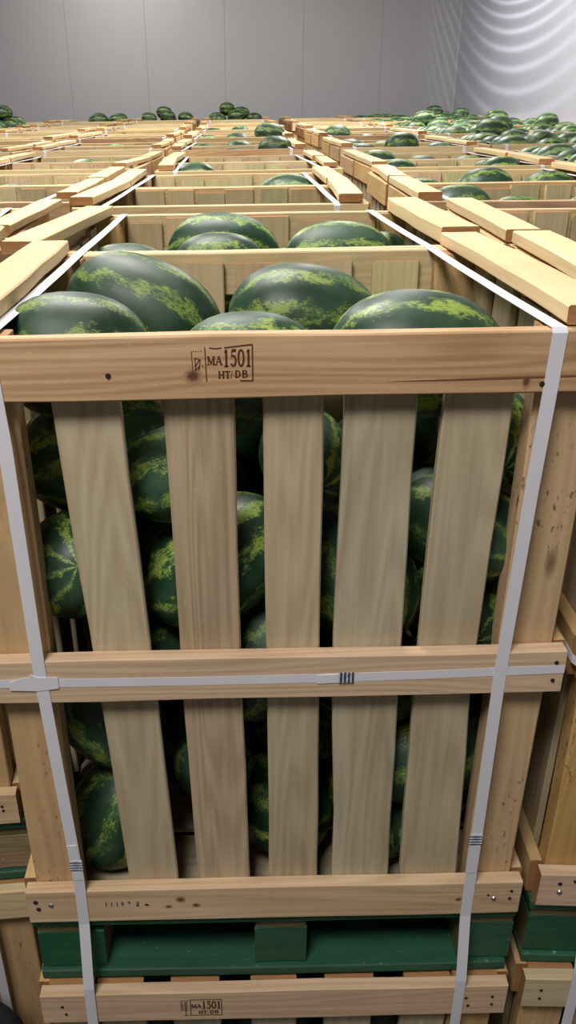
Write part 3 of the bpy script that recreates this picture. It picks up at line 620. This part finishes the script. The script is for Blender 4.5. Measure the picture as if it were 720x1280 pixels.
# second crate
for x, y, z, rx, ry, rz, a, b, lab in [
 (-.066, .98, -.056, .4, .06, -.06, .125, .086, 'biggest watermelon in the second middle crate, rising above its back wall'),
 (-.074, .79, -.067, 1.5, .0, .05, .1, .08, 'smaller watermelon in front of the biggest one in the second middle crate'),
 (.175, .86, -.063, .9, .0, .04, .12, .084, 'watermelon with a pale patch at the right of the second middle crate'),
 (-.262, .80, -.083, 2.2, .0, .1, .1, .075, 'watermelon just showing at the left of the second middle crate'),
 (.300, 1.07, -.100, .2, .0, 1.3, .1, .072, 'shaded watermelon at the back right corner of the second middle crate'),
 (-.285, 1.08, -.13, .2, .0, 1.3, .1, .08, 'shaded watermelon at the back left corner of the second middle crate'),
 (.12, 1.12, -.14, .2, .0, .1, .11, .08, 'watermelon low against the back wall of the second middle crate')]:
    melon(x, y, z, rx, ry, rz, a, b, lab, 'watermelons in the second middle crate', 0)
# the other crates: a loose top layer set at the height seen in the photograph
PILE = []; SEQ = [0]; DEEPC = []
HID = set([1,2,3,4,5,6,7,8,9,11,12,13,14,15,16,17,18,20,21,22,23,24,25,26,27,28,29,30,31,32,33,34,35,36,38,40,41,42,45,47,48,52,53,54,57,58,59,60,61,62,63,64,65,66,67,68,69,70,71,72,73,74,75,77,78,79,82,83,87,89,90,91,93,95,96,101,102,108,111,112,113,114,115,116,117,118,119,120,121,122,123,124,125,126,127,128,129,130,131,132,133,134,135,136,137,138,140,141,142,143,144,146,148,150,152,153,154,155,156,157,160,161,162,163,164,165,166,170,173,174,175,176,183,191,204,212,213,214,220,226,228,229,230,231,232,233,237,241,242,243,245,246,247,249,250,251,252,255,256,258,259,263,264,265,267,268,270,274,275,276,280,282,285,286,290,291,295,300,305,308,311,312,313,316,317,318,321,323,324,325,326,327,328,329,332,333,334,335,336,337,338,339,340,341,345,347,349,350,351,352,353,354])      # melons nothing of which can be seen: part of the pile
def in_crate(cn, row, cells, depth, mix=.4, name='watermelon'):
    x0, yb, zb, rz = PXF[(cn, row // 2)]; R = Matrix.Rotation(rz, 3, 'Z'); k = row % 2; rnd = random.Random(hash((len(cn), ord(cn[0]), ord(cn[-1]), row)) & 0xffff)
    for (u, v, dz) in cells:
        a = rnd.uniform(.098, .118); b = rnd.uniform(.073, .083)
        px = u * .242 + rnd.uniform(-.008, .008); py = .315 + v * .182 + rnd.uniform(-.004, .004)
        q = R @ Vector((px, py + k * (D + .006), 0)) + Vector((x0, yb, zb - depth + dz))
        hz = {-1: 'left', 0: 'middle', 1: 'right'}[int(round(u))]; vt = {-1: 'front', 0: 'centre', 1: 'back'}[int(round(v))]
        wh = 'heaped over' if depth - dz < .03 else 'inside'
        if abs(u) == .5 or abs(v) == .5: hz, vt, wh = ('upper left' if u < 0 else 'upper right'), ('front' if v < 0 else 'back'), 'on the heap over'
        e3 = (rnd.uniform(0, 6), rnd.uniform(-.12, .12), rnd.uniform(-.14, .14) + rz); kd = 0 if rnd.random() > mix else 2 + (rnd.random() > .5); SEQ[0] += 1
        if SEQ[0] in HID: DEEP.append((q.x, q.y, q.z, *e3, a, b)); continue
        mo = melon(q.x, q.y, q.z, *e3, a, b,
              'watermelon %s %s crate %s, %s %s' % (wh, ORD[row], COLN[cn][3:], vt, hz), 'watermelons in the crates behind', kd); mo['seq'] = SEQ[0]
    PILE.append((cn, row, depth))
ALL9 = [(u, v, 0) for v in (-1, 0, 1) for u in (-1, 0, 1)]
def jit(seed, base): r = random.Random(seed); return [(u, v, r.uniform(-.035, .0)) for u, v, _ in base]
in_crate('C', 2, [(-1, 0, -.02), (0, -.98, -.01), (.2, 0, .0), (1, 0, -.03), (-1, 1, -.03), (0.1, 1, -.02), (1, 1, -.03), (-1, -1, -.05), (1, -1, -.05)], .115)
in_crate('C', 3, [(.9, -.1, .05), (-1, 0, -.02), (-.15, 0, -.02), (0, 1, -.03), (1, 1, -.03), (-1, 1, -.03), (0, -1, -.04), (-1, -1, -.04), (1, -1, -.04)], .11)
in_crate('C', 4, [(-1, -.2, .055), (0, 0, 0), (1, 0, -.02), (-1, 1, -.03), (0, 1, 0), (1, 1, -.03), (-1, -1.1, -.04), (0, -1, -.03), (1, -1, -.04)], .11)
in_crate('C', 5, jit(5, ALL9), .13)
in_crate('C', 6, [(1, 0, .09), (-1, 0, .02), (0, 0, .03), (-1, 1, 0), (0, 1, .02), (1, 1, .01)], .11)
in_crate('C', 7, [(-1, 0, .03), (0, 0, .05), (1, 0, .04), (-1, 1, .02), (0, 1, .03), (1, 1, .03)], .10)
in_crate('C', 8, [(-1, 0, .03), (0, 0, .05), (1, 0, .12), (-1, 1, .02), (0, 1, .03), (1, 1, .05)], .10)
in_crate('C', 10, [(-1, 0, .03), (0, 0, .05), (1, 0, .03)], .10)
in_crate('R1', 0, jit(1, ALL9), .16); in_crate('R1', 1, jit(2, ALL9), .15)
in_crate('R1', 2, [(-1, -.3, .055), (0, 0, 0), (1, 0, 0), (-1, 1, 0), (0, 1, .0), (1, 1, 0), (0, -1.1, -.02), (1, -1.1, 0)], .11)
in_crate('R1', 3, [(-1, 0, .03), (0, 0, .055), (1, 0, .045), (-1, 1, 0), (0, 1, .02), (1, 1, 0), (-1, -1, 0), (0, -1, 0)], .11)
in_crate('R1', 4, [(-1, 0, .055), (0, 0, .0), (1, 0, .055), (-1, 1, .03), (0, 1, .0), (1, 1, .03)], .11)
in_crate('R1', 5, [(-1, 0, .07), (0, 0, .03), (1, 0, .03), (-1, 1, .05), (0, 1, .0)], .11)
in_crate('R1', 6, [(0, 0, .10), (-1, 0, .04), (1, 0, .05)], .11)
in_crate('R1', 7, [(-1, 0, .05), (0, 0, .04), (1, 0, .02)], .11)
in_crate('R1', 8, [(-1, 0, .10), (0, 0, .04), (1, 0, .03)], .11)
in_crate('L1', 0, jit(11, ALL9), .20); in_crate('L1', 1, jit(12, ALL9), .18)
in_crate('L1', 2, jit(13, ALL9), .13)
in_crate('L1', 3, [(0, 0, .04), (-1, 0, .0), (1, 0, .0), (-1, 1, 0), (0, 1, 0), (1, 1, 0)], .13)
in_crate('L1', 5, [(0, 0, .035), (-1, 0, .0), (1, 0, .03), (0, 1, 0)], .11)
in_crate('L1', 7, [(0, 0, .035), (-1, 0, .0), (1, 0, .03)], .11)
in_crate('L2', 4, [(0, 0, .04), (-1, 0, .0), (1, 0, .03)], .11); in_crate('L2', 6, [(0, 0, .04), (1, 0, .03)], .11)
# heaps standing above the rims: right-hand columns, far left column, far end of two columns
HEAP = [(u, v, random.Random(int(u * 7 + v * 3)).uniform(-.02, .02)) for u in (-1, 0, 1) for v in (-1, 0, 1)]
TOPH = [(-.5, -.5, .125), (.5, -.5, .12), (-.5, .5, .13), (.5, .5, .12)]
for row in range(4, 16):
    extra = TOPH[:2 + (row * 7) % 3]
    in_crate('R2', row, HEAP + [[], [(-.5, .5, .085)], [(.5, -.5, .07)]][row % 3] * (row < 13), .034 if row < 11 else .058, .75)
for row in range(8, 16): in_crate('R3', row, [(u, v, d) for u, v, d in HEAP if u < 1] + [(-.5, .5, .085)] * (row % 2), .04, .75)
for row in (11, 12): in_crate('L3', row, HEAP[:] + TOPH, -.02, .4)
in_crate('L3', 13, HEAP[:6], -.015, .4)
in_crate('L2', 15, HEAP[3:], -.01, .0)
in_crate('L1', 15, [(-1, 0, .02), (0, 0, .04), (1, 0, .02), (0, 1, .0)] + [(-.2, .5, .09)], .0, 0)
in_crate('C', 15, [(-1, 0, .0), (-1, 1, .0), (0, 0, .03), (.95, 0, .0), (0, 1, .02), (-.5, .5, .12), (.3, .5, .07)], -.005, 0)
# buried melons that carry those layers: one uncountable pile
vs, fs = [], []
bmp = bmesh.new(); bmesh.ops.create_icosphere(bmp, subdivisions=2, radius=1); pv = [v.co.copy() for v in bmp.verts]; pf = [[v.index for v in f.verts] for f in bmp.faces]; bmp.free()
def add_pile(x0, y0, ztop, zbase, rz, layers):
    R = Matrix.Rotation(rz, 3, 'Z')
    for l in range(layers):
        z = ztop - l * .145
        if z - .08 < zbase: break
        for u in (-1, 0, 1):
            for v in (-1, 0, 1):
                m = Matrix.Rotation(random.uniform(-.15, .15), 3, 'Z') @ Matrix.Diagonal((.114, .082, .078))
                c = R @ Vector((u * .242 + (.0), v * .178 + .312, 0)) + Vector((x0, y0, z + random.uniform(-.006, .006))); b = len(vs)
                for q in pv: vs.append(tuple(c + R @ (m @ q)))
                fs.extend([[b + k for k in f] for f in pf])
from mathutils import Euler
for x, y, z, rx, ry, rz, a, b in DEEP:
    m = Euler((rx, ry, rz)).to_matrix() @ Matrix.Diagonal((a, b, b)); k0 = len(vs)
    for q in pv: vs.append(tuple(Vector((x, y, z)) + m @ q))
    fs.extend([[k0 + k for k in f] for f in pf])
done = set()
for cn, row, depth in PILE:
    x0, yb, zb, rz = PXF[(cn, row // 2)]; off = Matrix.Rotation(rz, 3, 'Z') @ Vector((0, (row % 2) * (D + .006), 0))
    add_pile(x0 + off.x, yb + off.y, zb - depth - .175, zb - H + .02, rz, 6 if row < 2 else 2); done.add((cn, row))
add_pile(0, D + .006, -.245, -H + .02, 0, 5)
for cn in ('C', 'L1', 'R1'):
    x0, yb, zb, rz = PXF[(cn, 0)]; add_pile(x0, yb - .02, -1.122 - .2, -2 * H - PH + .02, rz, 5)
me = bpy.data.meshes.new('watermelon_pile'); me.from_pydata(vs, [], fs); me.update(); me.polygons.foreach_set('use_smooth', [True] * len(me.polygons))
me.materials.append(flat('buried_rind', srgb(28, 58, 34), .5, 0, 9, .4))
o = link('watermelon_pile', me, None); o['kind'] = 'stuff'; tag(o, 'buried watermelons filling the crates below the top layer', 'watermelons')

# ------------------------------------------------------------------ dark cloth hanging by the lower left crate
me = bpy.data.meshes.new('dark_cloth'); v2, f2 = [], []
nu, nv = 22, 26
for j in range(nv):
    t = j / (nv - 1)
    for i in range(nu):
        a = i / nu * 2 * math.pi; r = .075 + .07 * min(1, t * 3) ** .7 + .012 * math.sin(a * 4 + t * 5) + .006 * math.sin(a * 9 - t * 9)
        r *= min(1, .15 + t * 6) ** .5
        v2.append((-.645 + r * 1.2 * math.cos(a) + .02 * t, .075 + r * .5 * math.sin(a), -1.205 - t * 1.03 + .02 * math.sin(a * 2)))
for j in range(nv - 1):
    for i in range(nu): f2.append((j * nu + i, j * nu + (i + 1) % nu, (j + 1) * nu + (i + 1) % nu, (j + 1) * nu + i))
f2.append(tuple(range(nu))); f2.append(tuple((nv - 1) * nu + k for k in range(nu - 1, -1, -1)))
me.from_pydata(v2, [], f2); me.update(); me.polygons.foreach_set('use_smooth', [True] * len(me.polygons)); me.materials.append(M['cloth'])
o = link('dark_cloth', me, None); tag(o, 'dark grey folded cloth bundle beside the lower crates at bottom left', 'cloth')

# ------------------------------------------------------------------ room shell
ZF = -2 * H - 2 * PH
def struct(name, me, mat, parent=None):
    o = link(name, me, mat, parent)
    if parent is None: o['kind'] = 'structure'
    return o
XL, XR, YB, YF, ZC = -6.2, 3.2, -4.5, 12.3, 2.75
def quadmesh(name, quads):
    me = bpy.data.meshes.new(name); v = [p for q in quads for p in q]; me.from_pydata(v, [], [tuple(range(i * 4, i * 4 + 4)) for i in range(len(quads))]); me.update(); return me
ys = [YB, 2.75, YF + .1]
struct('floor', quadmesh('floor', [[(XL, a, ZF - .001 + zoff(a)), (XR, a, ZF - .001 + zoff(a)), (XR, b, ZF - .001 + zoff(b)), (XL, b, ZF - .001 + zoff(b))] for a, b in zip(ys, ys[1:])]), M['floor'])
struct('ceiling', quadmesh('ceiling', [[(XL, YB, ZC), (XL, YF, ZC), (XR, YF, ZC), (XR, YB, ZC)]]), M['panel'])
def panel_mesh(w, h):
    bm = bmesh.new(); bmesh.ops.create_cube(bm, size=1); bmesh.ops.scale(bm, vec=(w - .0015, .06, h), verts=bm.verts)
    bmesh.ops.bevel(bm, geom=bm.edges[:], offset=.0015, segments=1, affect='EDGES')
    me = bpy.data.meshes.new('wall_panel'); bm.to_mesh(me); bm.free(); return me
def panel_wall(name, a, b, mat, pw, start):
    """panels standing between points a and b (xy), facing the room on the left of a->b"""
    base = ZF - .1; hh = ZC - base; d = (Vector(b) - Vector(a)); L = d.length; d.normalize(); nrm = Vector((d.y, -d.x))
    core = quadmesh(name, [[(a[0] + nrm.x * .05, a[1] + nrm.y * .05, base), (b[0] + nrm.x * .05, b[1] + nrm.y * .05, base), (b[0] + nrm.x * .05, b[1] + nrm.y * .05, ZC), (a[0] + nrm.x * .05, a[1] + nrm.y * .05, ZC)]])
    r = struct(name, core, flat(name + '_joint', srgb(140, 140, 144), .6)); pm = panel_mesh(pw, hh); pm.materials.append(mat)
    s = start; ang = math.atan2(d.y, d.x)
    while s < L:
        c = Vector(a) + d * (s + pw / 2) + nrm * .03
        o = link('wall_panel', pm, None, r, Matrix.Translation((c.x, c.y, base + hh / 2)) @ Matrix.Rotation(ang, 4, 'Z')); s += pw
panel_wall('wall_back', (XR, YF), (XL, YF), M['panel'], 1.10, -.02)
panel_wall('wall_right', (XR, YB), (XR, YF), M['panel2'], 1.15, 0)
panel_wall('wall_left', (XL, YF), (XL, YB), M['panel'], 1.15, 0)
panel_wall('wall_front', (XL, YB), (XR, YB), M['panel'], 1.10, 0)
# cove strip in the far corner
bmc = bmesh.new(); bmesh.ops.create_cube(bmc, size=1); bmesh.ops.scale(bmc, vec=(.03, .03, ZC - ZF), verts=bmc.verts); bmesh.ops.translate(bmc, vec=(XR - .012, YF - .012, (ZC + ZF) / 2), verts=bmc.verts)
me = bpy.data.meshes.new('trim_1'); bmc.to_mesh(me); bmc.free(); struct('trim_1', me, M['panel2'])
print('objects', len(bpy.data.objects), 'melons', sum(o.name.startswith('watermelon') for o in bpy.data.objects))
